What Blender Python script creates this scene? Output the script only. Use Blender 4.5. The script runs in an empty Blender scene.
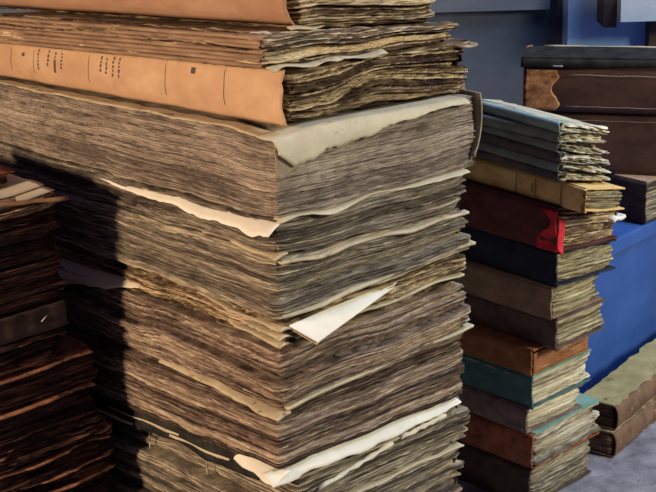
import bpy, math, random
import numpy as np
from mathutils import Matrix, Vector

C = bpy.context.scene.collection
RAD = math.radians

# ------------------------------------------------------------------ materials
def new_mat(name):
    m = bpy.data.materials.new(name); m.use_nodes = True
    nt = m.node_tree; nt.nodes.clear()
    out = nt.nodes.new('ShaderNodeOutputMaterial'); b = nt.nodes.new('ShaderNodeBsdfPrincipled')
    nt.links.new(b.outputs[0], out.inputs[0])
    return m, nt, b

def ramp(nt, stops):
    r = nt.nodes.new('ShaderNodeValToRGB'); el = r.color_ramp.elements
    while len(el) < len(stops): el.new(0.5)
    for e, (p, c) in zip(el, stops):
        e.position = p; e.color = (*c, 1)
    return r

def noise(nt, scale3, detail=4, rough=.6, sc=1.0):
    tc = nt.nodes.new('ShaderNodeTexCoord'); mp = nt.nodes.new('ShaderNodeMapping')
    mp.inputs['Scale'].default_value = scale3
    n = nt.nodes.new('ShaderNodeTexNoise'); n.inputs['Scale'].default_value = sc
    n.inputs['Detail'].default_value = detail; n.inputs['Roughness'].default_value = rough
    nt.links.new(tc.outputs['Object'], mp.inputs[0]); nt.links.new(mp.outputs[0], n.inputs['Vector'])
    return n.outputs['Fac']

def math_node(nt, op, a, b, clamp=False):
    n = nt.nodes.new('ShaderNodeMath'); n.operation = op; n.use_clamp = clamp
    for i, x in enumerate((a, b)):
        if isinstance(x, (int, float)): n.inputs[i].default_value = x
        else: nt.links.new(x, n.inputs[i])
    return n.outputs[0]

def mixc(nt, fac, a, b, mode='MIX'):
    n = nt.nodes.new('ShaderNodeMix'); n.data_type = 'RGBA'; n.blend_type = mode
    for s, x in ((0, fac), (6, a), (7, b)):
        if isinstance(x, (int, float)): n.inputs[s].default_value = x
        elif isinstance(x, tuple): n.inputs[s].default_value = (*x, 1)
        else: nt.links.new(x, n.inputs[s])
    return n.outputs[2]

def paper_edge(name, dark, mid, pale, contrast=1.0, blotch=.5):
    """stacked old leaves seen edge-on: tone per leaf (attribute) plus streaks and stains"""
    m, nt, b = new_mat(name)
    at = nt.nodes.new('ShaderNodeAttribute'); at.attribute_name = 'tone'
    st = noise(nt, (9, 9, 800), 3, .65)
    st2 = noise(nt, (34, 34, 520), 4, .7)
    big = noise(nt, (7, 7, 14), 4, .65)
    v = math_node(nt, 'MULTIPLY', at.outputs['Fac'], .62 * contrast)
    s = math_node(nt, 'MULTIPLY', math_node(nt, 'SUBTRACT', st, .5), .85)
    s2 = math_node(nt, 'MULTIPLY', math_node(nt, 'SUBTRACT', st2, .5), .9)
    bb = math_node(nt, 'MULTIPLY', math_node(nt, 'SUBTRACT', big, .5), blotch)
    v = math_node(nt, 'ADD', math_node(nt, 'ADD', math_node(nt, 'ADD', v, s), math_node(nt, 'ADD', s2, .19)), bb, True)
    r = ramp(nt, [(0.0, tuple(x * .5 for x in dark)), (.25, dark), (.55, mid), (.85, pale), (1.0, tuple(min(1, x * 1.15) for x in pale))])
    nt.links.new(v, r.inputs[0])
    nt.links.new(r.outputs[0], b.inputs['Base Color'])
    b.inputs['Roughness'].default_value = .9; b.inputs['Specular IOR Level'].default_value = .15
    bp = nt.nodes.new('ShaderNodeBump'); bp.inputs['Strength'].default_value = .7; bp.inputs['Distance'].default_value = .0012
    nt.links.new(math_node(nt, 'ADD', st, st2), bp.inputs['Height']); nt.links.new(bp.outputs[0], b.inputs['Normal'])
    return m

def mottled(name, a, bcol, scale=(30, 30, 30), detail=6, lo=.35, hi=.65, rough=.8, bump=.4, spec=.25, wear=None, wear_t=.68):
    m, nt, b = new_mat(name)
    n = noise(nt, scale, detail, .65)
    r = ramp(nt, [(lo, a), (hi, bcol)]); nt.links.new(n, r.inputs[0])
    col = r.outputs[0]
    if wear:
        w = noise(nt, (scale[0] * 1.7, scale[1] * 1.7, scale[2] * 1.7), 8, .75)
        wr = ramp(nt, [(wear_t - .03, (0, 0, 0)), (wear_t + .05, (1, 1, 1))]); nt.links.new(w, wr.inputs[0])
        col = mixc(nt, wr.outputs[0], col, wear)
    nt.links.new(col, b.inputs['Base Color'])
    b.inputs['Roughness'].default_value = rough; b.inputs['Specular IOR Level'].default_value = spec
    fine = noise(nt, (220, 220, 220), 4, .7)
    bp = nt.nodes.new('ShaderNodeBump'); bp.inputs['Strength'].default_value = bump; bp.inputs['Distance'].default_value = .001
    nt.links.new(math_node(nt, 'ADD', n, fine), bp.inputs['Height']); nt.links.new(bp.outputs[0], b.inputs['Normal'])
    return m

M = {}
M['page_main'] = paper_edge('old_page_edges', (.05, .034, .028), (.235, .17, .13), (.56, .47, .35))
M['page_fine'] = paper_edge('fine_grey_tan_page_edges', (.12, .095, .08), (.335, .28, .225), (.56, .49, .39), .8, .7)
M['page_worn'] = paper_edge('worn_grey_page_edges', (.10, .09, .07), (.34, .31, .24), (.60, .57, .45))
M['page_grey'] = paper_edge('grey_page_edges', (.06, .05, .042), (.21, .18, .14), (.54, .48, .35))
M['page_dark'] = paper_edge('dark_page_edges', (.035, .02, .015), (.17, .115, .07), (.60, .48, .30), 1.15, .6)
M['page_left'] = paper_edge('shade_darkened_page_edges', (.025, .014, .014), (.075, .042, .036), (.30, .16, .09), .85, .7)  # page colour darkened to carry the shade on the left stack
M['page_pale'] = paper_edge('pale_page_edges', (.26, .23, .16), (.55, .51, .38), (.74, .71, .56))
M['page_olive'] = paper_edge('olive_page_edges', (.12, .10, .06), (.36, .32, .20), (.58, .54, .36))
M['leaf'] = mottled('loose_leaf_paper', (.66, .61, .47), (.78, .74, .60), (25, 25, 25), wear=(.45, .36, .24), wear_t=.66)
M['leaf_white'] = mottled('white_leaf_paper', (.74, .72, .62), (.86, .84, .74), (20, 20, 20), wear=(.62, .55, .42), wear_t=.72)
M['leaf_aged'] = mottled('aged_leaf_paper', (.46, .41, .28), (.60, .54, .39), (25, 25, 25), wear=(.28, .22, .14), wear_t=.62)
M['leaf_old'] = mottled('browned_leaf_paper', (.42, .35, .23), (.60, .52, .36), (30, 30, 30), wear=(.20, .14, .09), wear_t=.6)
M['fold_tan'] = mottled('browned_folded_paper', (.20, .125, .08), (.37, .25, .16), (14, 14, 120), wear=(.12, .07, .045), wear_t=.6)
M['lit_rim_leaf'] = mottled('lit_rim_orange_paper', (.34, .15, .075), (.62, .34, .19), (40, 40, 60), wear=(.06, .03, .02), wear_t=.56)  # orange-brown paper, colour brightened to paint warm lamplight on the rims
M['leaf_dim'] = mottled('dirty_vellum', (.18, .15, .10), (.34, .29, .20), (30, 30, 30), wear=(.50, .46, .34), wear_t=.62)
M['tan_card'] = mottled('tan_card_spine', (.47, .29, .17), (.58, .39, .24), (18, 18, 30), wear=(.38, .22, .12), wear_t=.66)
M['tan_card_pink'] = mottled('faded_pink_tan_card', (.36, .205, .125), (.46, .285, .18), (12, 12, 40), wear=(.34, .18, .11), wear_t=.62)
M['ink'] = mottled('faded_ink', (.07, .055, .05), (.13, .10, .09), (200, 200, 200))
M['blue_wrap'] = mottled('pale_blue_paper_wrapper', (.20, .30, .31), (.33, .42, .40), (30, 30, 60), wear=(.42, .42, .34), wear_t=.64)
M['grey_wrap'] = mottled('grey_green_paper_wrapper', (.13, .16, .16), (.23, .26, .24), (30, 30, 60), wear=(.35, .33, .25), wear_t=.64)
M['dark_wrap'] = mottled('dark_plum_paper_wrapper', (.07, .06, .07), (.14, .12, .12), (30, 30, 60), wear=(.26, .22, .18), wear_t=.66)
M['yellow'] = mottled('yellowed_vellum', (.66, .43, .16), (.86, .64, .30), (26, 26, 40), wear=(.25, .15, .08), wear_t=.62)
M['maroon'] = mottled('maroon_cloth', (.085, .025, .025), (.15, .05, .045), (30, 30, 50), wear=(.20, .10, .08), wear_t=.67)
M['red'] = mottled('red_cloth', (.55, .02, .035), (.75, .05, .07), (60, 60, 60))
M['navy'] = mottled('navy_cloth', (.012, .016, .035), (.03, .035, .06), (40, 40, 40))
M['brown_boards'] = mottled('dull_brown_paper_boards', (.20, .135, .09), (.34, .245, .16), (22, 22, 40), wear=(.40, .27, .14), wear_t=.6)
M['pink_grey'] = mottled('pinkish_grey_boards', (.13, .10, .09), (.27, .19, .17), (24, 24, 40), wear=(.38, .30, .22), wear_t=.6)
M['plum_brown'] = mottled('plum_brown_boards', (.075, .05, .048), (.15, .105, .09), (24, 24, 40), wear=(.24, .17, .12), wear_t=.62)
M['dark_brown'] = mottled('dark_brown_leather', (.045, .03, .026), (.10, .07, .055), (28, 28, 50), wear=(.19, .13, .09), wear_t=.65)
M['orange'] = mottled('orange_brown_leather', (.20, .075, .03), (.38, .17, .07), (24, 24, 40), wear=(.12, .06, .04), wear_t=.62)
M['teal'] = mottled('teal_paper_boards', (.05, .125, .135), (.095, .20, .20), (28, 28, 40), wear=(.05, .07, .06), wear_t=.63)
M['teal_light'] = mottled('light_teal_paper', (.13, .29, .25), (.24, .40, .34), (28, 28, 40), wear=(.06, .09, .08), wear_t=.66)
M['redbrown'] = mottled('rust_red_leather', (.20, .06, .035), (.42, .15, .075), (26, 26, 30), wear=(.10, .04, .03), wear_t=.6)
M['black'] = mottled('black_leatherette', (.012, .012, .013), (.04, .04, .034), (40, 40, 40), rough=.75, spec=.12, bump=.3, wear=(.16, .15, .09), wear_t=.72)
M['olive_cover'] = mottled('olive_worn_cover', (.27, .235, .11), (.42, .37, .19), (22, 22, 22), wear=(.13, .09, .04), wear_t=.62)
M['leather'] = mottled('brown_leather', (.06, .028, .022), (.115, .055, .04), (14, 60, 30), rough=.55, spec=.4, wear=(.16, .09, .055), wear_t=.68)
M['suede'] = mottled('rubbed_tan_suede', (.24, .10, .045), (.58, .30, .14), (45, 45, 70), lo=.38, hi=.62, bump=1.0)
M['tan_board'] = mottled('tan_paper_boards', (.36, .24, .16), (.52, .38, .26), (20, 20, 20), wear=(.22, .15, .10), wear_t=.64)
M['mud_brown'] = mottled('mud_brown_leather', (.11, .062, .04), (.22, .14, .09), (25, 25, 25), wear=(.36, .33, .24), wear_t=.62)
M['wood_dark'] = mottled('dark_stained_wood', (.035, .024, .022), (.07, .05, .042), (10, 10, 90), rough=.6)
M['stick'] = mottled('brown_stick', (.16, .09, .05), (.28, .17, .10), (60, 60, 60))
M['cord'] = mottled('linen_cord', (.40, .34, .24), (.55, .48, .36), (200, 200, 200))
M['wall'] = mottled('slate_blue_plaster', (.036, .05, .085), (.06, .08, .125), (5, 5, 7), bump=.3, wear=(.035, .04, .06), wear_t=.74)
M['wall_board'] = mottled('slate_painted_board', (.08, .10, .14), (.11, .13, .175), (4, 4, 20), bump=.2)
M['pillar'] = mottled('pale_blue_paint', (.24, .43, .70), (.32, .53, .80), (6, 6, 6), bump=.2)
M['shelf'] = mottled('pale_blue_grey_board', (.34, .42, .52), (.42, .50, .58), (8, 8, 8), bump=.2)
M['blue_paint'] = mottled('cobalt_blue_paint', (.03, .085, .33), (.045, .12, .40), (9, 9, 9), rough=.55, bump=.35, wear=(.012, .035, .13), wear_t=.70)
M['floor'] = mottled('grey_stone_floor', (.14, .135, .17), (.34, .325, .37), (16, 16, 16), detail=9, lo=.36, hi=.64, bump=.8, wear=(.09, .08, .10), wear_t=.60)

# ------------------------------------------------------------------ mesh helpers
def link_mesh(name, verts, faces, m, parent=None, tone=None, smooth=False):
    me = bpy.data.meshes.new(name)
    me.from_pydata([tuple(v) for v in verts], [], [tuple(f) for f in faces])
    if tone is not None:
        a = me.attributes.new('tone', 'FLOAT', 'POINT'); a.data.foreach_set('value', np.asarray(tone, dtype=np.float32))
    me.materials.append(m)
    if smooth: me.polygons.foreach_set('use_smooth', [True] * len(me.polygons))
    me.update()
    o = bpy.data.objects.new(name, me); C.objects.link(o)
    if parent is not None: o.parent = parent
    return o

def thing(name, label, cat, loc, ang, group=None):
    o = bpy.data.objects.new(name, None); C.objects.link(o); o.empty_display_size = .02
    o.location = loc; o.rotation_euler = (0, 0, RAD(ang)); o['label'] = label; o['category'] = cat
    if group: o['group'] = group
    return o

def tag(o, label, cat, group=None):
    o['label'] = label; o['category'] = cat
    if group: o['group'] = group
    return o

def struct(o): o['kind'] = 'structure'; return o

def smooth_noise(rng, n, length, period):
    """n rows of smooth 1-D noise over length samples, knots every 'period' samples"""
    k = max(3, int(length / period) + 3)
    t = rng.standard_normal((n, k)); x = np.linspace(0, k - 1.001, length)
    i = x.astype(int); f = x - i; f = f * f * (3 - 2 * f)
    return t[:, i] * (1 - f) + t[:, i + 1] * f

def page_block(name, m, parent, w, l, zb, zt, seed, sheet=.0017, gather=.013, amp=.0006, gamp=.0020,
               warp=.0008, corner=.004, groove=.0011, ridge=.0014, edge=.0035, rag=0, off=(0, 0), step=.0034, dh=.0009, vis=('L', 'R'), fan=1.0, rc=.004, shear=(0, 0)):
    """a block of old leaves: near corner at off, w along x (right face, y=0) and l along y (left face, x=0)"""
    rng = np.random.default_rng(seed)
    x0, y0 = off
    pts = []
    def seg(a, b, nrm, st):
        L = math.hypot(b[0] - a[0], b[1] - a[1]); n = max(2, int(L / st))
        for i in range(n):
            t = i / n; pts.append((a[0] + (b[0] - a[0]) * t, a[1] + (b[1] - a[1]) * t, nrm[0], nrm[1]))
    def arc(cx, cy, a0):
        for i in range(3):
            a = RAD(a0 + 90 * i / 3); pts.append((cx + rc * math.cos(a), cy + rc * math.sin(a), math.cos(a), math.sin(a)))
    sv = step; sh = .02
    seg((0, l - rc), (0, rc), (-1, 0), sv if 'L' in vis else sh); arc(rc, rc, 180)
    seg((rc, 0), (w - rc, 0), (0, -1), sv if 'R' in vis else sh); arc(w - rc, rc, 270)
    seg((w, rc), (w, l - rc), (1, 0), sh if 'E' not in vis else sv); arc(w - rc, l - rc, 0)
    seg((w - rc, l), (rc, l), (0, 1), sh if 'B' not in vis else sv); arc(rc, l - rc, 90)
    P = np.array(pts); n = len(P)
    zbv = np.array([zb(p[0] + x0, p[1] + y0) for p in pts]); ztv = np.array([zt(p[0] + x0, p[1] + y0) for p in pts])
    Hn = float(np.max(ztv - zbv)); nz = max(3, int(Hn / dh))
    J = np.linspace(0, 1, nz + 1)[:, None]
    Z = zbv[None] * (1 - J) + ztv[None] * J
    # thickness coordinate of the leaves, gently wavy along the edge
    wv = smooth_noise(rng, 1, n, 22)[0] * warp + smooth_noise(rng, 1, n, 60)[0] * warp * 1.5
    env = np.sin(np.pi * np.clip(J, 0, 1)) ** .6
    Lc = (J * Hn + wv[None] * env * fan) / sheet + 50
    si = np.floor(Lc).astype(int); fr = Lc - si
    ns = int(si.max()) + 3
    S = smooth_noise(rng, ns, n, 7) * .75 + smooth_noise(rng, ns, n, 2) * .45
    base = rng.standard_normal(ns) * .9
    # gatherings of varied thickness
    gt = []; acc = 0
    while len(gt) < ns:
        k = max(2, int(rng.normal(gather / sheet, gather / sheet * .35))); gt += [acc] * k; acc += 1
    gt = np.array(gt[:ns]); starts = np.array([np.argmax(gt == g) for g in range(gt.max() + 1)]); cnt = np.bincount(gt)
    G = smooth_noise(rng, gt.max() + 1, n, 30) * .6 + rng.standard_normal((gt.max() + 1, 1)) * .7
    cols = np.arange(n)[None].repeat(nz + 1, 0)
    g = gt[si]; gf = (Lc - starts[g]) / cnt[g]
    d = amp * (S[si, cols] + base[si]) + gamp * G[g, cols]
    d -= groove * np.abs(2 * fr - 1) ** 3
    d -= groove * 3.0 * np.clip(np.abs(2 * gf - 1), 0, 1) ** 9
    # battered corners: leaves knocked back or curled out near each corner
    cd = np.full(n, 9.)
    for cxy in ((0, 0), (w, 0), (0, l), (w, l)):
        cd = np.minimum(cd, np.hypot(P[:, 0] - cxy[0], P[:, 1] - cxy[1]))
    e = np.exp(-(cd / .016) ** 2)[None]
    d += e * corner * (rng.standard_normal(ns)[si] * .35 + rng.standard_normal(gt.max() + 1)[g] * .4 - .45)
    outer = np.concatenate([[True], gt[1:] != gt[:-1]])
    rv = np.clip(rng.normal(.7, .6, ns), 0, 1.6) * outer
    d += ridge * rv[si] * (.7 + .5 * S[si, cols])
    if rag: d += rag * .0035 * (smooth_noise(rng, ns, n, 2)[si, cols]) * (P[None, :, 1] < .02)
    hh = J * Hn; d = d - edge * (np.exp(-(hh / .0022) ** 2) + np.exp(-((Hn - hh) / .0022) ** 2))
    d = np.clip(d, -.02, .008)
    X = P[None, :, 0] + P[None, :, 2] * d + x0 + shear[0] * (J - .5); Y = P[None, :, 1] + P[None, :, 3] * d + y0 + shear[1] * (J - .5)
    Z = Z + (smooth_noise(rng, 1, n, 5)[0] * .0007)[None] * (1 - env)
    V = np.stack([X, Y, Z], -1).reshape(-1, 3)
    tone = .44 + .17 * rng.standard_normal(ns)[si] + .17 * rng.standard_normal(gt.max() + 1)[g] + .10 * S[si, cols] + .42 * rv[si] * (.8 + .3 * S[si, cols])
    tone = list(np.clip(tone, 0, 1).reshape(-1))
    F = []
    for j in range(nz):
        a = j * n; b2 = a + n
        for i in range(n):
            k = (i + 1) % n; F.append((a + i, a + k, b2 + k, b2 + i))
    V = [tuple(v) for v in V]
    for j, zf, flip in ((0, zb, True), (nz, zt, False)):
        inn = len(V)
        for p in pts:
            px = min(max(p[0], .014), w - .014); py = min(max(p[1], .014), l - .014)
            V.append((px + x0, py + y0, zf(px + x0, py + y0))); tone.append(.6)
        c = len(V); V.append((w / 2 + x0, l / 2 + y0, zf(w / 2 + x0, l / 2 + y0))); tone.append(.6)
        for i in range(n):
            k = (i + 1) % n; q = (j * n + i, j * n + k, inn + k, inn + i); F.append(q if not flip else q[::-1])
            t = (inn + i, inn + k, c); F.append(t if not flip else t[::-1])
    return link_mesh(name, V, F, m, parent, tone)

def grid_sheet(name, m, parent, fn, na, nb, thick=.0012, ragged=.0, seed=0, smooth=True, rag_sides=.0):
    """a leaf or board: fn(a, b) -> point, a along, b across; far edge (b=1) torn"""
    rng = np.random.default_rng(seed)
    rg = smooth_noise(rng, 1, na + 1, 2)[0] * .22 + smooth_noise(rng, 1, na + 1, 9)[0] * .7
    sd = smooth_noise(rng, 2, nb + 1, 2)
    top = []
    for i in range(na + 1):
        for j in range(nb + 1):
            a = i / na; b = (j / nb) * (1 + ragged * rg[i])
            a2 = a + rag_sides * (sd[0, j] * (1 - a) ** 8 + sd[1, j] * a ** 8)
            top.append(Vector(fn(a2, b)))
    W = nb + 1; F = []
    nrm = [Vector() for _ in top]
    for i in range(na):
        for j in range(nb):
            q = (i * W + j, (i + 1) * W + j, (i + 1) * W + j + 1, i * W + j + 1); F.append(q)
            nn = (top[q[1]] - top[q[0]]).cross(top[q[3]] - top[q[0]])
            for k in q: nrm[k] += nn
    N = len(top); bot = [p - v.normalized() * thick if v.length > 0 else p - Vector((0, 0, thick)) for p, v in zip(top, nrm)]
    F += [tuple(N + k for k in f[::-1]) for f in list(F)]
    ring = [i * W for i in range(na + 1)] + [na * W + j for j in range(1, nb + 1)] + [i * W + nb for i in range(na - 1, -1, -1)] + [j for j in range(nb - 1, 0, -1)]
    for i in range(len(ring)):
        a, b = ring[i], ring[(i + 1) % len(ring)]; F.append((b, a, N + a, N + b))
    return link_mesh(name, top + bot, F, m, parent, smooth=smooth)

def tube(name, m, parent, path, r, n=8):
    V = []; F = []
    P = [Vector(p) for p in path]
    for i, p in enumerate(P):
        t = (P[min(i + 1, len(P) - 1)] - P[max(i - 1, 0)]).normalized()
        a = t.cross(Vector((0, 0, 1)));  a = a.normalized() if a.length > .05 else Vector((1, 0, 0)); b = t.cross(a).normalized()
        rr = r[i] if isinstance(r, (list, tuple)) else r
        for k in range(n):
            th = 2 * math.pi * k / n; V.append(p + (a * math.cos(th) + b * math.sin(th)) * rr)
    for i in range(len(P) - 1):
        for k in range(n):
            F.append((i * n + k, i * n + (k + 1) % n, (i + 1) * n + (k + 1) % n, (i + 1) * n + k))
    F.append(tuple(range(n - 1, -1, -1))); F.append(tuple((len(P) - 1) * n + k for k in range(n)))
    return link_mesh(name, V, F, m, parent, smooth=True)

def box(name, m, parent, x0, x1, y0, y1, z0, z1, bev=.002):
    V = [(x, y, z) for x in (x0, x1) for y in (y0, y1) for z in (z0, z1)]
    F = [(0, 1, 3, 2), (4, 6, 7, 5), (0, 4, 5, 1), (2, 3, 7, 6), (0, 2, 6, 4), (1, 5, 7, 3)]
    o = link_mesh(name, V, F, m, parent)
    if bev:
        bm = o.modifiers.new('bevel', 'BEVEL'); bm.width = bev; bm.segments = 2
    return o

def plane_fn(z, su=0., sv=0., sag=0., rad=.1, noise_amp=0., ph=0., side=0.):
    def f(u, v):
        r = z + su * u + sv * v - sag * math.exp(-(max(u, 0) ** 2 + (max(v, 0) * .8) ** 2) / rad ** 2)
        if noise_amp: r += noise_amp * (math.sin(u * 41 + ph) + math.sin(v * 33 + ph * 2.1) + .6 * math.sin(v * 77 + u * 50 + ph))
        if side: r -= side * math.exp(-max(u, 0) / .03)
        return r
    return f

def lift(f, d): return lambda u, v: f(u, v) + d

# ------------------------------------------------------------------ camera
cam_d = bpy.data.cameras.new('camera'); cam = bpy.data.objects.new('camera', cam_d); C.objects.link(cam)
p_, r_ = RAD(18.6), RAD(1.7)
fw = Vector((0, math.cos(p_), -math.sin(p_))); rt = Vector((1, 0, 0)); up = rt.cross(fw)
R_ = rt * math.cos(r_) - up * math.sin(r_); U_ = up * math.cos(r_) + rt * math.sin(r_)
mt = Matrix((R_, U_, -fw)).transposed().to_4x4(); mt.translation = (0, 0, 1.07); cam.matrix_world = mt
cam_d.sensor_width = 36; cam_d.lens = 36 * 1500 / 656; cam_d.clip_start = .05
cam_d.dof.use_dof = False
bpy.context.scene.camera = cam

# ================================================================== MAIN STACK
A = 42.0
uR = Vector((math.cos(RAD(A)), math.sin(RAD(A)), 0)); uL = Vector((-math.sin(RAD(A)), math.cos(RAD(A)), 0))
REF = Vector((-.053, 1.55, 0))
I = [plane_fn(.872, -.12, -.06), plane_fn(.782, -.10, -.071), plane_fn(.742, -.045, -.071), plane_fn(.676, -.045, -.045),
     plane_fn(.577, -.014, -.022, noise_amp=.0012, ph=1), plane_fn(.535, -.035, -.02, noise_amp=.0012, ph=2),
     plane_fn(.462, .018, -.012, noise_amp=.001, ph=3), plane_fn(.425, .0, -.005, noise_amp=.0012, ph=4), plane_fn(.353, .003, -.028, noise_amp=.0012, ph=5),
     plane_fn(.281, -.02, -.065, noise_amp=.001, ph=6), plane_fn(.214, -.008, -.04), plane_fn(.145, 0, -.02), plane_fn(.074, 0, 0), plane_fn(.0, 0, 0)]
def ledger(i, label, w, l, off, top=None, bot=None, **kw):
    # things share one origin so that the faces of the stack are given in the same frame
    t = thing('old_ledger', label, 'book', REF, A + kw.pop('turn', 0), 'old ledgers in the tall front stack')
    top = top or lift(I[i], -.0008); bot = bot or lift(I[i + 1], .0008)
    page_block('page_block', kw.pop('mat', M['page_main']), t, w, l, bot, top, 100 + i, off=off, **kw)
    return t

# topmost book with smooth tan spine
t1 = ledger(0, 'tan-spined book on very top of the tall front stack, cropped by the photo edge', .205, .72, (.066, .028), mat=M['page_dark'], gather=.009, gamp=.0035, amp=.0012, corner=.005, warp=.003, sheet=.0032, ridge=.003, groove=.002)
def sp1(a, b):
    v = .030 + a * .72; zb, zt = I[1](.02, v) + .003, I[0](.02, v)
    return (.060 - .014 * math.sin(math.pi * min(1, max(0, b))) ** .55 + .0015 * math.sin(a * 17), v, zb + (zt - zb) * b)
grid_sheet('spine', M['tan_card_pink'], t1, sp1, 90, 14, .0022, seed=3, rag_sides=.0015)
def sp1c(a, b):
    u = .048 + a * .16; return (u, .030 - b * .008 + .02 * a, I[1](u, .02) + .003 + .0012 * math.sin(a * 19) - .002 * b)
grid_sheet('back_cover', M['leaf_old'], t1, sp1c, 40, 4, .0016, .25, 4)

# bundle of folded gatherings
t2 = ledger(1, 'thin book of loose folded gatherings with brown folds, below the topmost tan-spined book', .300, .60, (.0, .014), mat=M['page_dark'], gather=.0065, gamp=.003, amp=.0008, warp=.0026, groove=.0022, ridge=.0018, corner=.008, sheet=.0024, rc=.006)
for k in range(7):   # rounded folds of the gatherings along the left face
    def fd(a, b, k=k):
        v = .014 + a * .61; zl = I[2](0, v) + .003; H_ = I[1](0, v) - .002 - zl; h = H_ / 7; zc = zl + h * (k + .5)
        th = math.pi * b; o_ = .0012 * math.sin(k * 2.3) + .0005 * math.sin(a * 20 + k * 2)
        return (.004 - .0065 * math.sin(th) ** .55 + o_ + (.006 if k in (5, 6) else 0) * 0, v + .004 * math.sin(k * 1.9), zc - (h / 2 - .0004) * math.cos(th))
    grid_sheet('folded_gathering', M['fold_tan'], t2, fd, 90, 8, .0006, .0, 200 + k, rag_sides=.0015)
def l2(a, b):
    u = .002 + a * .17; return (u + .0, .014 - b * .012, I[2](u, 0) + .0025 + .0015 * math.sin(a * 14) - .003 * b * b)
grid_sheet('loose_leaf', M['leaf_old'], t2, l2, 44, 5, .0009, .35, 5)

# tan paper-wrapped spine
t3 = ledger(2, 'old book with tan paper-wrapped spine bearing faint vertical print marks', .290, .60, (.042, .022), mat=M['page_dark'], gather=.0085, gamp=.0042, amp=.0014, warp=.0035, corner=.008, groove=.0026, sheet=.0032, ridge=.0034, shear=(0, -.008), bot=lambda u, v: I[3](u, v) + .001)
def sp3(a, b):
    v = .008 + a * .60; zb, zt = I[3](0, v) + .0022, I[2](0, v) - .0025
    wob = .0012 * math.sin(a * 23) + .0006 * math.sin(a * 61)
    return (.028 - .009 * math.sin(math.pi * min(1, max(0, b * .94 + .03))) ** .6 + wob, v, zb + (zt - zb) * b)
spn = grid_sheet('spine', M['tan_card'], t3, sp3, 110, 14, .0016, .0, seed=8, rag_sides=.0018)
random.seed(5)
def mark(v, b0, b1, w_, parent, nm='printed_mark', crook=0):
    aa = (v - .008) / .60
    def fn(a, b):
        p = sp3(aa + (b - .5) * w_ / .60 + crook * math.sin(a * 9) / .6, b0 + (b1 - b0) * a); return (p[0] - .0019, p[1], p[2])
    return grid_sheet(nm, M['ink'], parent, fn, 6, 1, .0003, seed=1)
# hairlines across the spine and the rows of worn print
for v in (.562, .505, .378, .218, .105): mark(v, .25, .98, .0011, spn, 'printed_rule', .0006)
for v in (.492, .468, .452, .436, .350, .338, .322, .308):
    k = random.randint(4, 6); b = .95 - random.random() * .05
    for j in range(k):
        h = random.uniform(.05, .085); mark(v + random.uniform(-.0007, .0007), b - h, b, random.uniform(.0022, .0042), spn); b -= h + random.uniform(.02, .035)
mark(.452, .38, .72, .0045, spn); mark(.532, .70, .80, .006, spn); mark(.163, .78, .90, .008, spn)

# the largest ledger: corner sags out beyond the book above
top4 = plane_fn(.6745, -.04, -.045, .007, .05)
t4 = ledger(3, 'thickest grey-brown ledger of the front stack, torn cover leaf sagging over its corner', .318, .66, (.0, .0), top=lambda u, v: min(top4(u, v), I[3](u, v) - .001), gather=.016, gamp=.0012, amp=.0005, sheet=.0014, dh=.0007, ridge=.0007, edge=.0015, groove=.0007, warp=.0016, mat=M['page_fine'], corner=.003)
def s5(a, b):      # torn cover leaf hanging over the right edge, lowest at the corner
    u = -.004 + a * .30; hang = .005 + .024 * max(0, 1 - a) ** 1.5 * min(1, .42 + a * 6)
    t = max(0, b - .35) / .65; v = .030 - .030 * min(1, b / .35) - .008 * math.sin(min(1, t) * 1.5)
    return (u, v, min(top4(max(u, 0), max(v, 0)), I[3](u, max(v, 0)) - .002) + .0012 - hang * t ** 1.2)
grid_sheet('torn_cover_leaf', M['leaf_aged'], t4, s5, 100, 12, .0012, .14, 12, rag_sides=.004)
def s5c(a, b):     # browner leaf beneath it
    u = -.004 + a * .20; hang = .038 * max(0, 1 - a) ** .8
    return (u, -.002 - .003 * b, top4(max(u, 0), 0) - .004 - hang * b)
grid_sheet('torn_under_leaf', M['leaf_dim'], t4, s5c, 70, 8, .0014, .12, 15, rag_sides=.004)
def s5b(a, b):     # the same cover's rim on the left face
    v = .0 + a * .65; u = .022 - b * .024
    return (u, v, min(top4(max(u, 0), v), I[3](u, v) - .002) + .0014 - .004 * max(0, b - .8) + .0006 * math.sin(a * 60))
grid_sheet('torn_cover_edge', M['leaf_old'], t4, s5b, 130, 5, .0012, .12, 13)
def flp(a, b):     # warped end leaf curling round the far right side
    th = a * 1.0; z = top4(.31, 0) + .003 - a * (top4(.31, 0) - I[4](.31, 0) - .010)
    return (.316 + .010 * math.sin(math.pi * min(1, th * .9 + .15)) ** .7 - .003 * a, -.004 + b * .10, z)
grid_sheet('curled_end_leaf', M['leaf_dim'], t4, flp, 20, 10, .0025, seed=14)

# white leaf hanging under the big ledger, left face
def s1(a, b):
    v = -.004 + a * .40; wd = .026 * (1 - a) ** .6 + .008
    return (.012 - b * wd * .95, v, I[4](0, v) - .0005 - .015 * b * b * (1 - .4 * a))
grid_sheet('white_hanging_leaf', M['leaf_white'], t4, s1, 100, 7, .0009, .07, 21)
def s1b(a, b):
    u = .0 + a * .30; return (u, .008 - b * (.012 + .004 * math.sin(a * 9)), I[4](u, 0) - .0005 - .002 * b * b + .001 * math.sin(u * 60))
grid_sheet('protruding_leaf', M['leaf_aged'], t4, s1b, 60, 5, .0012, .16, 22)

t5 = ledger(4, 'grey ledger with frayed upper corner, right beneath the thickest ledger', .306, .66, (-.002, .003), gather=.011, gamp=.0022, corner=.007, mat=M['page_grey'])
def s6(a, b):
    v = .0 + a * .14; return (.012 - b * (.019 - .010 * a), v, I[5](0, v) + .004 + .003 * a - .004 * b * b)
grid_sheet('frayed_leaf', M['leaf_old'], t5, s6, 40, 6, .002, .12, 23)

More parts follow.
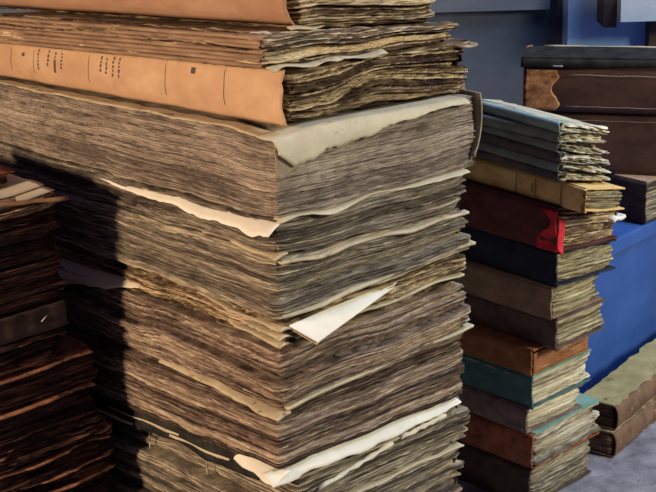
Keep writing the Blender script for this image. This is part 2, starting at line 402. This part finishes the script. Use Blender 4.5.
t6 = ledger(5, 'grey-brown ledger above the folded white triangle, pale leaf along its underside', .306, .66, (-.006, .0), gather=.010, gamp=.0026, corner=.006, mat=M['page_grey'])
def s7(a, b):
    u = .0 + a * .31; z = I[6](u, 0) + .004 + .006 * a
    return (u, .008 - b * (.0125 + .003 * math.sin(a * 7)), z + .0006 * math.sin(u * 70) - .001 * b)
grid_sheet('pale_end_leaf', M['leaf_aged'], t6, s7, 60, 5, .0035, .14, 24)
def s7b(a, b):
    u = .0 + a * .305; z = I[5](u, 0) - .006
    return (u, .008 - b * (.011 + .002 * math.sin(a * 11)), z + .0006 * math.sin(u * 80) - .001 * b)
grid_sheet('protruding_leaf', M['leaf_old'], t6, s7b, 60, 5, .0028, .2, 25)
def s8(a, b):      # wide leaf drooping on the left face
    v = .27 + a * .22; return (.008 - b * (.011 + .016 * a), v, .437 - .012 * a + (0.062 - .0) * 0 + .052 - (.052) + .002 - b * b * (.004 + .036 * a))
grid_sheet('drooping_leaf', M['leaf'], t6, s8, 50, 7, .0012, .06, 26)

t7 = ledger(6, 'thin ledger with curled corner leaves and a folded white triangle sticking out', .292, .50, (.006, .006), gather=.007, gamp=.004, amp=.0016, corner=.012, warp=.003, mat=M['page_dark'])
def s3(a, b):      # folded white corner: a triangle leaning out of the right face
    A0 = Vector((.006, -.004, I[6](0, 0) - .006)); B0 = Vector((.196, .004, I[6](.17, 0) - .006)); C0 = Vector((.022, -.034, I[6](0, 0) - .022))
    P = C0.lerp(A0, a) if False else A0.lerp(C0, a)
    q = P.lerp(B0, b); q.z += .002 * math.sin(math.pi * b) * (1 - a)
    return q
grid_sheet('folded_white_corner', M['leaf_white'], t7, s3, 10, 24, .0012, .0, 27, smooth=False)
def s3b(a, b):
    A0 = Vector((.006, -.003, I[6](0, 0) - .0085)); B0 = Vector((.12, .004, I[6](.1, 0) - .012)); C0 = Vector((.024, -.030, I[6](0, 0) - .0265))
    return A0.lerp(C0, a).lerp(B0, b)
grid_sheet('folded_leaf_underside', M['leaf_old'], t7, s3b, 10, 24, .0014, .0, 28, smooth=False)
for k, dz in enumerate((.010, .019, .028)):
    def cl(a, b, dz=dz, k=k):
        v = .0 + a * (.10 + .03 * k); return (.010 - b * (.020 - .012 * a), v - .006 * (1 - a), I[7](0, v) + dz + .004 * a + .003 * math.sin(b * 3) * (1 - a))
    grid_sheet('curled_leaf', M['leaf_old'], t7, cl, 30, 6, .002, .15, 29 + k)
def s9(a, b):
    u = .02 + a * .275; return (u, .010 - b * .011, I[7](u, 0) + .010 + .004 * a + .0008 * math.sin(u * 60))
grid_sheet('protruding_leaf', M['leaf_aged'], t7, s9, 50, 4, .0022, .16, 35)

t8 = ledger(7, 'brown ledger just below the folded white triangle, fanned pale lower leaves', .306, .50, (-.006, .0), gather=.012, gamp=.0026, corner=.006, warp=.002)
def s10(a, b):
    u = -.0 + a * .31; z = I[8](u, 0) + .004 + .010 * a
    return (u, .008 - b * (.011 + .002 * math.sin(a * 8)), z + .0005 * math.sin(u * 70))
grid_sheet('pale_end_leaf', M['leaf_aged'], t8, s10, 60, 4, .0030, .12, 36)
def s11(a, b):
    v = -.006 + a * .24; return (.002 - b * (.021 - .012 * a), v, I[8](0, v) + .0035 + .004 * a - .005 * b * b)
grid_sheet('pale_corner_leaf', M['leaf_old'], t8, s11, 50, 6, .0028, .08, 37)

t9 = ledger(8, 'brown ledger resting on the long bright white leaf near the bottom of the front stack', .312, .50, (-.014, .0), gather=.012, gamp=.0018, corner=.003)
def s2(a, b):      # bright white leaf
    u = -.030 + a * .316; k = math.sin(math.pi * min(1, a * .95 + .12)) ** .5
    return (u, .012 - b * (.0185), I[9](u, 0) - .0005 - .0125 * b * b * (.35 + .65 * k) )
grid_sheet('long_white_leaf', M['leaf_white'], t9, s2, 80, 7, .0011, .06, 38)
def s2b(a, b):
    v = -.006 + a * .10; return (.0 - b * (.022 * (1 - a) + .006), v, I[9](0, v) - .0008 - .012 * b * b)
grid_sheet('white_leaf_corner', M['leaf_white'], t9, s2b, 20, 6, .001, .05, 39)

t10 = ledger(9, 'recessed ledger with torn pale rolled leaves on its right face, under the white leaf', .288, .50, (.016, .004), gather=.010, gamp=.003, corner=.007, mat=M['page_grey'])
for (u0, u1, z0, z1) in ((.045, .168, .024, .040), (.182, .262, .042, .046)):
    tube('rolled_leaf', M['leaf_white'], t10, [(u0 + (u1 - u0) * i / 10, .000 + .0008 * math.sin(i * 2.2), I[10](0, 0) + z0 + (z1 - z0) * i / 10 + .0006 * math.sin(i * 1.7)) for i in range(11)],
         [.0030 + .0009 * math.sin(i * 2.9) for i in range(11)], 8)
for k in range(3):  # sewing cords on the bare spine
    v = .16 + .12 * k
    tube('sewing_cord', M['cord'], t10, [(.0035, v + .0008 * math.sin(j * 1.7), I[10](0, v) + .006 + (I[9](0, v) - I[10](0, v) - .012) * j / 6) for j in range(7)], .0012, 6)
def dk(a, b):      # black strip painted in for the shade of the recessed left face
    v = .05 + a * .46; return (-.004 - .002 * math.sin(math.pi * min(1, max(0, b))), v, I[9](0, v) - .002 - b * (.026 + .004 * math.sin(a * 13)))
grid_sheet('recess_shade_strip', M['black'], t10, dk, 90, 6, .0012, .12, 44)
for k, (v0, ln) in enumerate(((.20, .16), (.10, .12), (.30, .10))):
    def rs(a, b, v0=v0, ln=ln, k=k): return (-.0075 - .0006 * b, v0 + a * ln, I[9](0, v0 + a * ln) - .009 - .005 * k - b * .0028)
    grid_sheet('torn_strip', M['leaf_aged'], t10, rs, 30, 2, .0008, .5, 45 + k)
t11 = ledger(10, 'lowest visible ledger at the bottom edge of the front stack', .300, .50, (-.006, .0), gather=.010, gamp=.003, corner=.006, mat=M['page_grey'])
def s12(a, b):
    u = .03 + a * .26; return (u, .008 - b * .012, I[10](u, 0) - .004 + .0008 * math.sin(u * 70))
grid_sheet('protruding_leaf', M['leaf_aged'], t11, s12, 50, 4, .002, .2, 40)
ledger(11, 'ledger in the hidden foot of the front stack', .300, .48, (.004, .004), dh=.003, step=.02)
ledger(12, 'ledger on the floor, carrying the whole front stack', .305, .48, (.0, .0), dh=.003, step=.02, top=plane_fn(.073), bot=plane_fn(.0005))

# ================================================================== LEFT STACK (in shadow)
LC = Vector((-.322, 1.713, 0)); LW = .30
LO = LC - uR * LW
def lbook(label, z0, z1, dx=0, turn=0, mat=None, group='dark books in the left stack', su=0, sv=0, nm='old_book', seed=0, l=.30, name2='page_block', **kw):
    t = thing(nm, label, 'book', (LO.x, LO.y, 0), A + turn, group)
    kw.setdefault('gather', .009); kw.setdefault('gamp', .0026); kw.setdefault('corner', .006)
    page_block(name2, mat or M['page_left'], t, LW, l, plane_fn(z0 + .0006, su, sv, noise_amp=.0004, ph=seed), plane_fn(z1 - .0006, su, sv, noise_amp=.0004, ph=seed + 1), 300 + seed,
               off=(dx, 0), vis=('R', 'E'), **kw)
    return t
lbook('dark book at the foot of the left stack', 0, .085, .045, seed=1, dh=.003)
lbook('wide shade-darkened book cropped by the bottom left corner', .085, .172, .048, seed=2)
ll3 = lbook('wide dark book with ragged orange-lit edges, second from bottom in the left stack', .172, .262, .045, seed=3, gamp=.005, amp=.002)
for k, (z, s) in enumerate(((.192, .0), (.210, .0), (.236, .0))):
    def rl(a, b, z=z, k=k):
        u = .10 + a * .245; return (u, .008 - b * (.014 + .003 * math.sin(a * 9 + k)), z + .01 * a * 0 + .0014 * math.sin(u * 40 + k))
    grid_sheet('protruding_leaf', M['lit_rim_leaf'], ll3, rl, 50, 5, .0022, .22, 50 + k)
ll4 = lbook('dark book with pale lit upper corner in the left stack, above the ragged one', .262, .318, .030, seed=4)
ll5 = lbook('reddish dark book stepping out beneath the narrower left stack books', .318, .362, .036, seed=5)
for t_, z in ((ll4, .316), (ll5, .360)):
    def rl(a, b, z=z):
        u = .13 + a * .20; return (u, .012 - b * .018, z - .0015 - .001 * b + .0008 * math.sin(u * 50))
    grid_sheet('cover_edge', M['lit_rim_leaf'], t_, rl, 40, 4, .002, .15, 60)
lbook('small ragged dark book between the step and the tall dark block of the left stack', .362, .402, -.004, seed=6, gamp=.004, corner=.012)
t = lbook('black-covered book in the left stack with one small white scratch', .402, .438, .0, seed=7, mat=M['page_left'])
def bk(a, b): return (.20 + a * .098, -.004 + .0006 * math.sin(a * 20), .404 + b * .032)
sc_ = grid_sheet('cover_panel', M['dark_brown'], t, bk, 24, 6, .0018, seed=4)
tube('scratch', M['leaf_white'], sc_, [(.262, -.0045, .418), (.266, -.0047, .421), (.270, -.0047, .4235)], .0007, 5)
lbook('thick dark book in the left stack, second below the loose papers', .438, .492, .002, seed=8, l=.30)
l9 = lbook('dark book directly under the loose papers on the left stack', .492, .540, -.001, seed=9)
tp = thing('paper_bundle', 'bundle of curled lit papers on top of the left stack, under the stick', 'papers', (LO.x, LO.y, 0), A)
page_block('page_block', M['page_dark'], tp, LW - .004, .29, plane_fn(.5406), plane_fn(.572, .0, 0, noise_amp=.001), 330, off=(0, .0), vis=('R', 'E'), gather=.006, gamp=.004, corner=.006, warp=.003)
for k, (z, v0, w_) in enumerate(((.5735, .0, .23), (.5765, .02, .20))):
    def tl(a, b, z=z, v0=v0, w_=w_):
        return (.06 + a * .235, v0 + b * w_ - .004, z + .002 * math.sin(a * 6) * (1 - b) + .003 * max(0, a - .8) * 5 * (1 - b))
    grid_sheet('curled_leaf', M['leaf'], tp, tl, 36, 14, .001, .03, 70 + k, rag_sides=.01)
tb = thing('small_book', 'small reddish brown book lying at the top left on the loose papers', 'book', (LO.x, LO.y, 0), A + 0)
page_block('page_block', M['page_dark'], tb, .17, .18, plane_fn(.5810), plane_fn(.594), 331, off=(.100, .045), vis=('R', 'E'), gather=.005)
def cv(a, b): return (.098 + a * .175, .043 + b * .184,   .5958 + .0006 * math.sin(a * 11))
grid_sheet('cover', M['redbrown'], tb, cv, 16, 10, .0016, .02, 73)
sd_ = Vector((math.cos(RAD(14)), math.sin(RAD(14)), 0)); s0_ = LC + Vector((-.100, -.064, 0))
sk = tube('stick', M['stick'], None, [(s0_.x + sd_.x * .0125 * i, s0_.y + sd_.y * .0125 * i,   .5735 + .0007 * math.sin(i * 2)) for i in range(11)], [.0028, .003, .0029, .0026, .003, .0031, .0028, .0027, .0029, .0031, .0025], 8)
tag(sk, 'thin brown stick lying across the papers on the left stack, its end poking past them', 'stick')

# ================================================================== RIGHT STACK
def hard_book(label, Cxy, ang, w, l, z0, z1, cover, pages, seed, group='cloth and leather books in the right stack', rnd=.004, board=.0022, over=.003, spine_mat=None,
              bands=0, top_mat=None, lz=.0, lz1=None, nm='old_book', cat='book', spine_side='L', gather=.01, corner=.004, **kw):
    """bound book, spine on the left face (x=0), leaves visible on the right face"""
    t = thing(nm, label, cat, (Cxy[0], Cxy[1], 0), ang, group)
    s = lz
    f0 = plane_fn(z0 + .0006, s, 0, noise_amp=.0002, ph=seed); f1 = plane_fn(z1 - .0006, s if lz1 is None else lz1, 0, noise_amp=.0002, ph=seed + 2)
    page_block('page_block', pages, t, w - .006, l - 2 * over, lift(f0, board), lift(f1, -board), 500 + seed, off=(.004, over), gather=gather, corner=corner, vis=('R', 'E'), dh=.0011, **kw)
    rng = random.Random(seed)
    for nmz, f, d in (('front_cover', f1, 0), ('back_cover', f0, board)):
        mm = (top_mat or cover) if nmz == 'front_cover' else cover
        ph = rng.random() * 6
        def cf(a, b, f=f, d=d, ph=ph):
            u = .001 + (w - .002) * b; v = l * a; return (u, v, f(u, v) + d + .0005 * math.sin(b * 5 + ph) * b)
        grid_sheet(nmz, mm, t, cf, 36, 18, board, .006, seed, smooth=False, rag_sides=.003)
    def sf(a, b):
        v = .0005 + a * (l - .001); z = f0(0, v) + (f1(0, v) - f0(0, v)) * b
        bulge = rnd * math.sin(math.pi * min(1, max(0, b))) ** .5
        bd = 0
        for k in range(bands): bd += .0018 * math.exp(-((a - (k + .7) / (bands + .4)) * l / .003) ** 2)
        return (.002 - bulge - bd + .0004 * math.sin(a * 40), v, z)
    grid_sheet('spine', spine_mat or cover, t, sf, max(30, int(l / .004)), 10, .002, .0, seed + 9, rag_sides=.006, smooth=True)
    return t

RC = (.315, 1.95)
RB = (.284, 1.95)
hard_book('dark grey book on the floor at the foot of the right stack', RB, 44, .150, .22, .0, .062, M['dark_brown'], M['page_worn'], 1)
hard_book('rust red rough-spined book near the foot of the right stack', (.288, 1.95), 44, .160, .22, .062, .119, M['redbrown'], M['page_worn'], 2, bands=3, rnd=.007, top_mat=M['teal_light'], corner=.008, gather=.006, gamp=.004)
hard_book('dull grey-brown book with pale leaves, just under the teal book', (.278, 1.95), 42, .124, .22, .119, .158, M['pink_grey'], M['page_pale'], 3, rnd=.003)
hard_book('teal board book in the right stack', (.284, 1.95), 43, .138, .22, .158, .208, M['teal'], M['page_pale'], 4, rnd=.001, top_mat=M['teal_light'])
t = hard_book('orange-brown leather book resting on the teal book', (.284, 1.952), 43, .130, .22, .208, .247, M['orange'], M['page_dark'], 5, rnd=.003)
def of(a, b): return (.003 + a * .126, .0005 + .0006 * math.sin(a * 15), .211 + b * .032)
grid_sheet('leather_flap', M['orange'], t, of, 24, 6, .0016, .02, 5)
hard_book('dark brown book between the orange leather and tan paper-covered books', (.318, 1.95), 43, .112, .25,   .247, .293, M['plum_brown'], M['page_olive'], 6, rnd=.003)
hard_book('tan-brown paper-covered book beneath the navy book', (.310, 1.95), 42, .112, .25, .293, .341, M['brown_boards'], M['page_olive'], 7, rnd=.002, corner=.008)
hard_book('navy blue-black cloth book under the maroon one', RC, 40, .128, .25, .341, .393, M['navy'], M['page_olive'], 8, rnd=.002, lz=-.03, lz1=-.088)
t = hard_book('maroon cloth book with a torn bright red spine end', RC, 40, .132, .25, .393, .4565, M['maroon'], M['page_dark'], 9, rnd=.003, lz=-.09, lz1=-.185, gather=.007)
def rf(a, b):      # torn bright red cloth at the end of the spine
    v = -.001 + b * (.020 + .012 * math.sin(a * 6 + .6)); z = .3955 + a * .058
    return (-.0038 + .0022 * math.sin(a * 7) - .0012 * b, v, z)
grid_sheet('torn_red_cloth', M['red'], t, rf, 24, 8, .0014, .22, 6)
def rf2(a, b): return (-.002 + a * .012, -.003 + .0012 * math.sin(b * 6), .398 + b * .049 - .01 * a)
grid_sheet('torn_red_cloth', M['red'], t, rf2, 10, 12, .001, .04, 7)
def wf(a, b): return (.112 + a * .026, -.006 + b * .012, .416 + .002 * math.sin(a * 6) + a * .004)
grid_sheet('torn_white_leaf', M['leaf_white'], t, wf, 12, 4, .0045, .3, 8)
ty = hard_book('yellowed vellum-spined book jutting out over the maroon book', (.348, 1.925), 38, .080, .26, .4575, .4915, M['yellow'], M['page_olive'], 10, rnd=.003, top_mat=M['yellow'], gather=.007, corner=.006, lz=-.19, lz1=-.205)

for v0, b0, b1 in ((.040, .05, .95), (.088, .1, .9), (.094, .3, .7), (.125, .05, .95)):
    def yr(a, b, v0=v0, b0=b0, b1=b1): return (-.0020 - .0004 - .003 * math.sin(math.pi * (b0 + (b1 - b0) * a)) ** .5 - .0004, v0 + b * .0014 + .0008 * math.sin(a * 7), .4590 + .0315 * (b0 + (b1 - b0) * a))
    grid_sheet('inked_rule', M['ink'], ty, yr, 8, 1, .0003)
def yt(a, b): return (-.0045 + .002 * a, -.002 + b * (.006 + .003 * math.sin(a * 9)), .4595 + .0305 * a)
grid_sheet('worn_spine_end', M['suede'], ty, yt, 16, 4, .001, .3, 3)
# six thin paper-wrapped booklets
wraps = ['dark_wrap', 'grey_wrap', 'dark_wrap', 'grey_wrap', 'grey_wrap', 'blue_wrap']
blabs = ['thin dark paper booklet, lowest of the six on the yellowed vellum book',
         'thin grey-green paper booklet, second from the bottom of the six',
         'thin plum-grey paper booklet, third from the bottom of the six',
         'thin grey paper booklet, fourth from the bottom of the six',
         'thin grey-blue paper booklet, just under the pale blue one',
         'thin pale blue paper booklet, topmost of the six']
bz = .4985; SL = -.215; bh = .0138
for k in range(6):
    rr = random.Random(40 + k)
    z0 = bz + k * bh; z1 = z0 + bh
    t = thing('thin_booklet', blabs[k], 'booklet', (.315 + rr.uniform(-.003, .003), 1.935 + rr.uniform(-.003, .003), 0), 37 + rr.uniform(-3, 3), 'thin paper booklets in the right stack')
    page_block('page_block', M['page_pale'], t, .084, .22, plane_fn(z0 + .0016, SL, noise_amp=.0003, ph=k), plane_fn(z1 - .0012, SL, noise_amp=.0004, ph=k), 700 + k, off=(.004, .0), vis=('R', 'E'),
               gather=.0045, gamp=.005, amp=.0026, corner=.004, warp=.003, groove=.0022, sheet=.0022, dh=.0008, rag=1)
    def bf(a, b, z0=z0, z1=z1, k=k):
        th = math.pi * b; zc = (z0 + z1) / 2; rz = bh / 2 - .0005
        s_ = math.copysign(abs(math.cos(th)) ** .7, math.cos(th))
        return (.004 - .007 * math.sin(th) ** .6 + .0005 * math.sin(a * 21 + k), .0 + a * .218, zc - rz * s_)
    w_ = grid_sheet('wrapper_spine', M[wraps[k]], t, bf, 50, 10, .0009, .0, 80 + k, rag_sides=.008)
    def tf(a, b, z1=z1, k=k):
        return (.002 + b * (.010 + .002 * math.sin(a * 20)), a * .218, z1 - .0003 + SL * b * .010 + .0004 * math.sin(b * 9 + k) - .0012 * b * 0)
    grid_sheet('wrapper_cover', M[wraps[k]] if k == 5 else M['grey_wrap'], t, tf, 30, 10, .0007, .03, 90 + k, rag_sides=.004)

# ================================================================== STACK BEHIND, on the blue bench
BA = -15
def bbook(label, Cxy, ang, w, l, z0, z1, cover, seed, nm='old_book', front=True, su=.0, pages=None, over=.003, spine=True, **kw):
    """album lying with its long spine (y=0 face) towards the camera"""
    t = thing(nm, label, 'book', (Cxy[0], Cxy[1], 0), ang, 'large albums on the blue bench')
    f0 = plane_fn(z0 + .0006, su); f1 = plane_fn(z1 - .0006, su)
    page_block('page_block', pages or M['page_dark'], t, w - 2 * over, l - over, lift(f0, .003), lift(f1, -.003), 800 + seed, off=(over, .003), vis=('L', 'R'), dh=.0015, **kw)
    for nmz, f, d in (('front_cover', f1, 0), ('back_cover', f0, .003)):
        def cf(a, b, f=f, d=d): return (w * b, l * a, f(w * b, 0) + d + .0004 * math.sin(b * 9 + seed))
        grid_sheet(nmz, cover, t, cf, 20, 30, .003, .002, seed, smooth=False, rag_sides=.002)
    if spine:
        def sf(a, b):
            u = a * w; z = f0(u, 0) + (f1(u, 0) - f0(u, 0)) * (1 - b)
            return (u, .003 - .005 * math.sin(math.pi * min(1, max(0, b))) ** .5, z)
        s = grid_sheet('spine', cover, t, sf, 60, 10, .002, 0, seed + 3)
    return t
# big book at the base, turned so that its corner points at the camera
hard_book('large tan-topped book with dark spine on the blue bench, base of the rear stack', (.538, 2.415), 42, .22, .34, .278, .352, M['dark_brown'], M['page_grey'], 31, group='large albums on the blue bench', top_mat=M['tan_board'], rnd=.002)
b3 = bbook('black leather album under the brown leather album in the rear stack', (.37, 2.50), BA, .34, .11, .353, .462, M['leather'], 32, su=-.0)
b2 = bbook('brown leather album with rubbed orange suede end in the rear stack', (.345, 2.50), BA, .34, .105, .4625, .5375, M['leather'], 33)
def su_(a, b): return (-.002 + a * (.052 + .006 * math.sin(b * 9)), -.0035 - .0022 * math.sin(math.pi * b) ** .5, .4645 + b * .070)
grid_sheet('rubbed_suede_end', M['suede'], b2, su_, 16, 20, .002, .0, 34, rag_sides=.03)
def su2(a, b): return (-.0035, .10 * a, .4645 + b * .070)
grid_sheet('suede_end_panel', M['suede'], b2, su2, 16, 12, .002, .0, 35)
for u in (.225,):
    tube('sewing_thread', M['cord'], b2, [(u + .002 * math.sin(i), -.0055, .4655 + i * .0068) for i in range(11)], .0005, 5)
tube('sewing_thread', M['cord'], b2, [(.0 + .017 * i, -.0062 + .0004 * math.sin(i), .4735 + .0004 * math.sin(i * 2)) for i in range(4, 20)], .0004, 5)
tube('sewing_thread', M['cord'], b2, [(.0 + .017 * i, -.0062, .5275 + .0006 * math.sin(i * 1.3)) for i in range(4, 20)], .0005, 5)
tube('sewing_thread', M['cord'], b3, [(.03 + .015 * i, -.0032, .4475 + .0004 * math.sin(i * 2)) for i in range(16)], .0004, 5)
tube('sewing_thread', M['cord'], b3, [(.205 + .002 * math.sin(i * .7), -.0036, .358 + i * .0098) for i in range(11)], .0004, 5)
b1 = bbook('thin black album on top of the rear stack, pale highlight on its rim', (.335, 2.497), -13, .35, .10, .5385, .5535, M['black'], 36, su=.0)
def rim(i): return (.03 + .0205 * i, .099, .5550 + .0005 * math.sin(i))
tube('highlight_rim', M['leaf_old'], b1, [rim(i) for i in range(16)], .0026, 6)  # pale tube painted in as the highlight along the back edge
tube('worn_cover_tip', M['suede'], b1, [(.002, .086, .5545), (.0035, .093, .555), (.010, .099, .555)], .0022, 6)
def clp(a, b): return (.052 + a * .018, -.0036, .5405 + b * .003)
grid_sheet('edge_glint', M['shelf'], b1, clp, 4, 2, .001, seed=2)  # pale patch painted in as a small glint on the front edge

# blue bench
bn = thing('blue_bench', 'cobalt blue painted bench carrying the rear stack of albums', 'bench', (.472, 2.340, 0), 48)
box('top_board', M['blue_paint'], bn, -.10, .72, 0, .45, .25, .2775, .003)
box('front_panel', M['blue_paint'], bn, -.095, .715, .006, .03, .0, .2495, .002)
box('end_panel', M['blue_paint'], bn, -.095, -.065, .0305, .44, .0, .2495, .002)
box('end_panel', M['blue_paint'], bn, .685, .715, .0305, .44, .0, .2495, .002)

# two big folios on the floor against the bench
FC = (.432, 2.105)
def folio(label, z0, z1, cover, side, seed, dx=0, dy=0):
    t = thing('folio', label, 'book', (FC[0], FC[1], 0), 54, 'worn folios on the floor')
    w, l = .46, .060
    page_block('page_block', side, t, w - .004, l - .003, plane_fn(z0 + .003), plane_fn(z1 - .003), 900 + seed, off=(.0005 + dx, .003 + dy), vis=('L', 'R'), gather=.02, dh=.0014, gamp=.0015)
    for nm, z in (('front_cover', z1 - .0004), ('back_cover', z0 + .0032)):
        def cf(a, b, z=z): return (dx + w * b, dy + l * (1 - a), z + .0006 * math.sin(b * 14 + seed))
        o = grid_sheet(nm, cover, t, cf, 8, 60, .0028, .0, seed, smooth=False, rag_sides=.03)
    def sf(a, b): return (dx + a * w, dy + .001 - .006 * math.sin(math.pi * b) ** .5 + .0008 * math.sin(a * 30), z0 + .001 + (z1 - z0 - .003) * (1 - b))
    grid_sheet('spine', M['mud_brown'], t, sf, 70, 8, .002, 0, seed)
    return t
folio('mud-brown folio lying directly on the floor by the blue bench', .0, .043, M['leaf_old'], M['mud_brown'], 1)
folio('olive-covered folio lying on another folio against the blue bench', .0435, .086, M['olive_cover'], M['mud_brown'], 2, .006, .001)

# ================================================================== SETTING
def slab(name, m, x0, x1, y0, y1, z0, z1, loc=(0, 0, 0), ang=0):
    o = box(name, m, None, x0, x1, y0, y1, z0, z1, 0); o.location = loc; o.rotation_euler = (0, 0, RAD(ang)); return struct(o)
slab('floor', M['floor'], -3, 3, -1, 3.4, -.05, 0)
slab('wall_back', M['wall'], -3, 3, 3.24, 3.4, 0, 2.6)
slab('trim_1', M['wall_board'], -2.2, .492, 3.215, 3.24, .510, 1.2)
slab('trim_2', M['pillar'], .524, .690, 3.17, 3.24, 0, 2.6)
slab('trim_3', M['wood_dark'], .690, .95, 3.13, 3.24, 0, 2.6)
slab('trim_4', M['shelf'], .612, 1.2, 3.05, 3.17, .508, .56)
slab('trim_5', M['wood_dark'], .585, .612, 3.09, 3.17, .49, .70)

# ================================================================== LIGHT
w = bpy.data.worlds.new('world'); bpy.context.scene.world = w; w.use_nodes = True
bg = w.node_tree.nodes['Background']; bg.inputs[0].default_value = (.30, .20, .40, 1); bg.inputs[1].default_value = .2

def area(name, loc, target, size, power, col, spread=180):
    d = bpy.data.lights.new(name, 'AREA'); d.size = size; d.energy = power; d.color = col; d.shape = 'DISK'; d.spread = RAD(spread)
    o = bpy.data.objects.new(name, d); C.objects.link(o); o.location = loc
    o.rotation_euler = (Vector(target) - Vector(loc)).to_track_quat('-Z', 'Y').to_euler(); return o
area('lamp_left', (-2.5, -.37, 1.45), (-.15, 1.7, .5), .34, 124, (1.0, .71, .46))
area('window_right', (2.45, 1.12, 1.6), (.1, 1.7, .4), .6, 64, (1.0, .92, .70))
area('blue_fill', (1.3, 2.2, 2.3), (.6, 2.7, .3),   .8, 34, (.55, .70, 1.0))  # added blue fill, brightens the bench and pillar

sc = bpy.context.scene
sc.view_settings.view_transform = 'Standard'; sc.view_settings.look = 'None'
sc.view_settings.gamma = 1; sc.view_settings.exposure = 0; sc.view_settings.use_curve_mapping = False
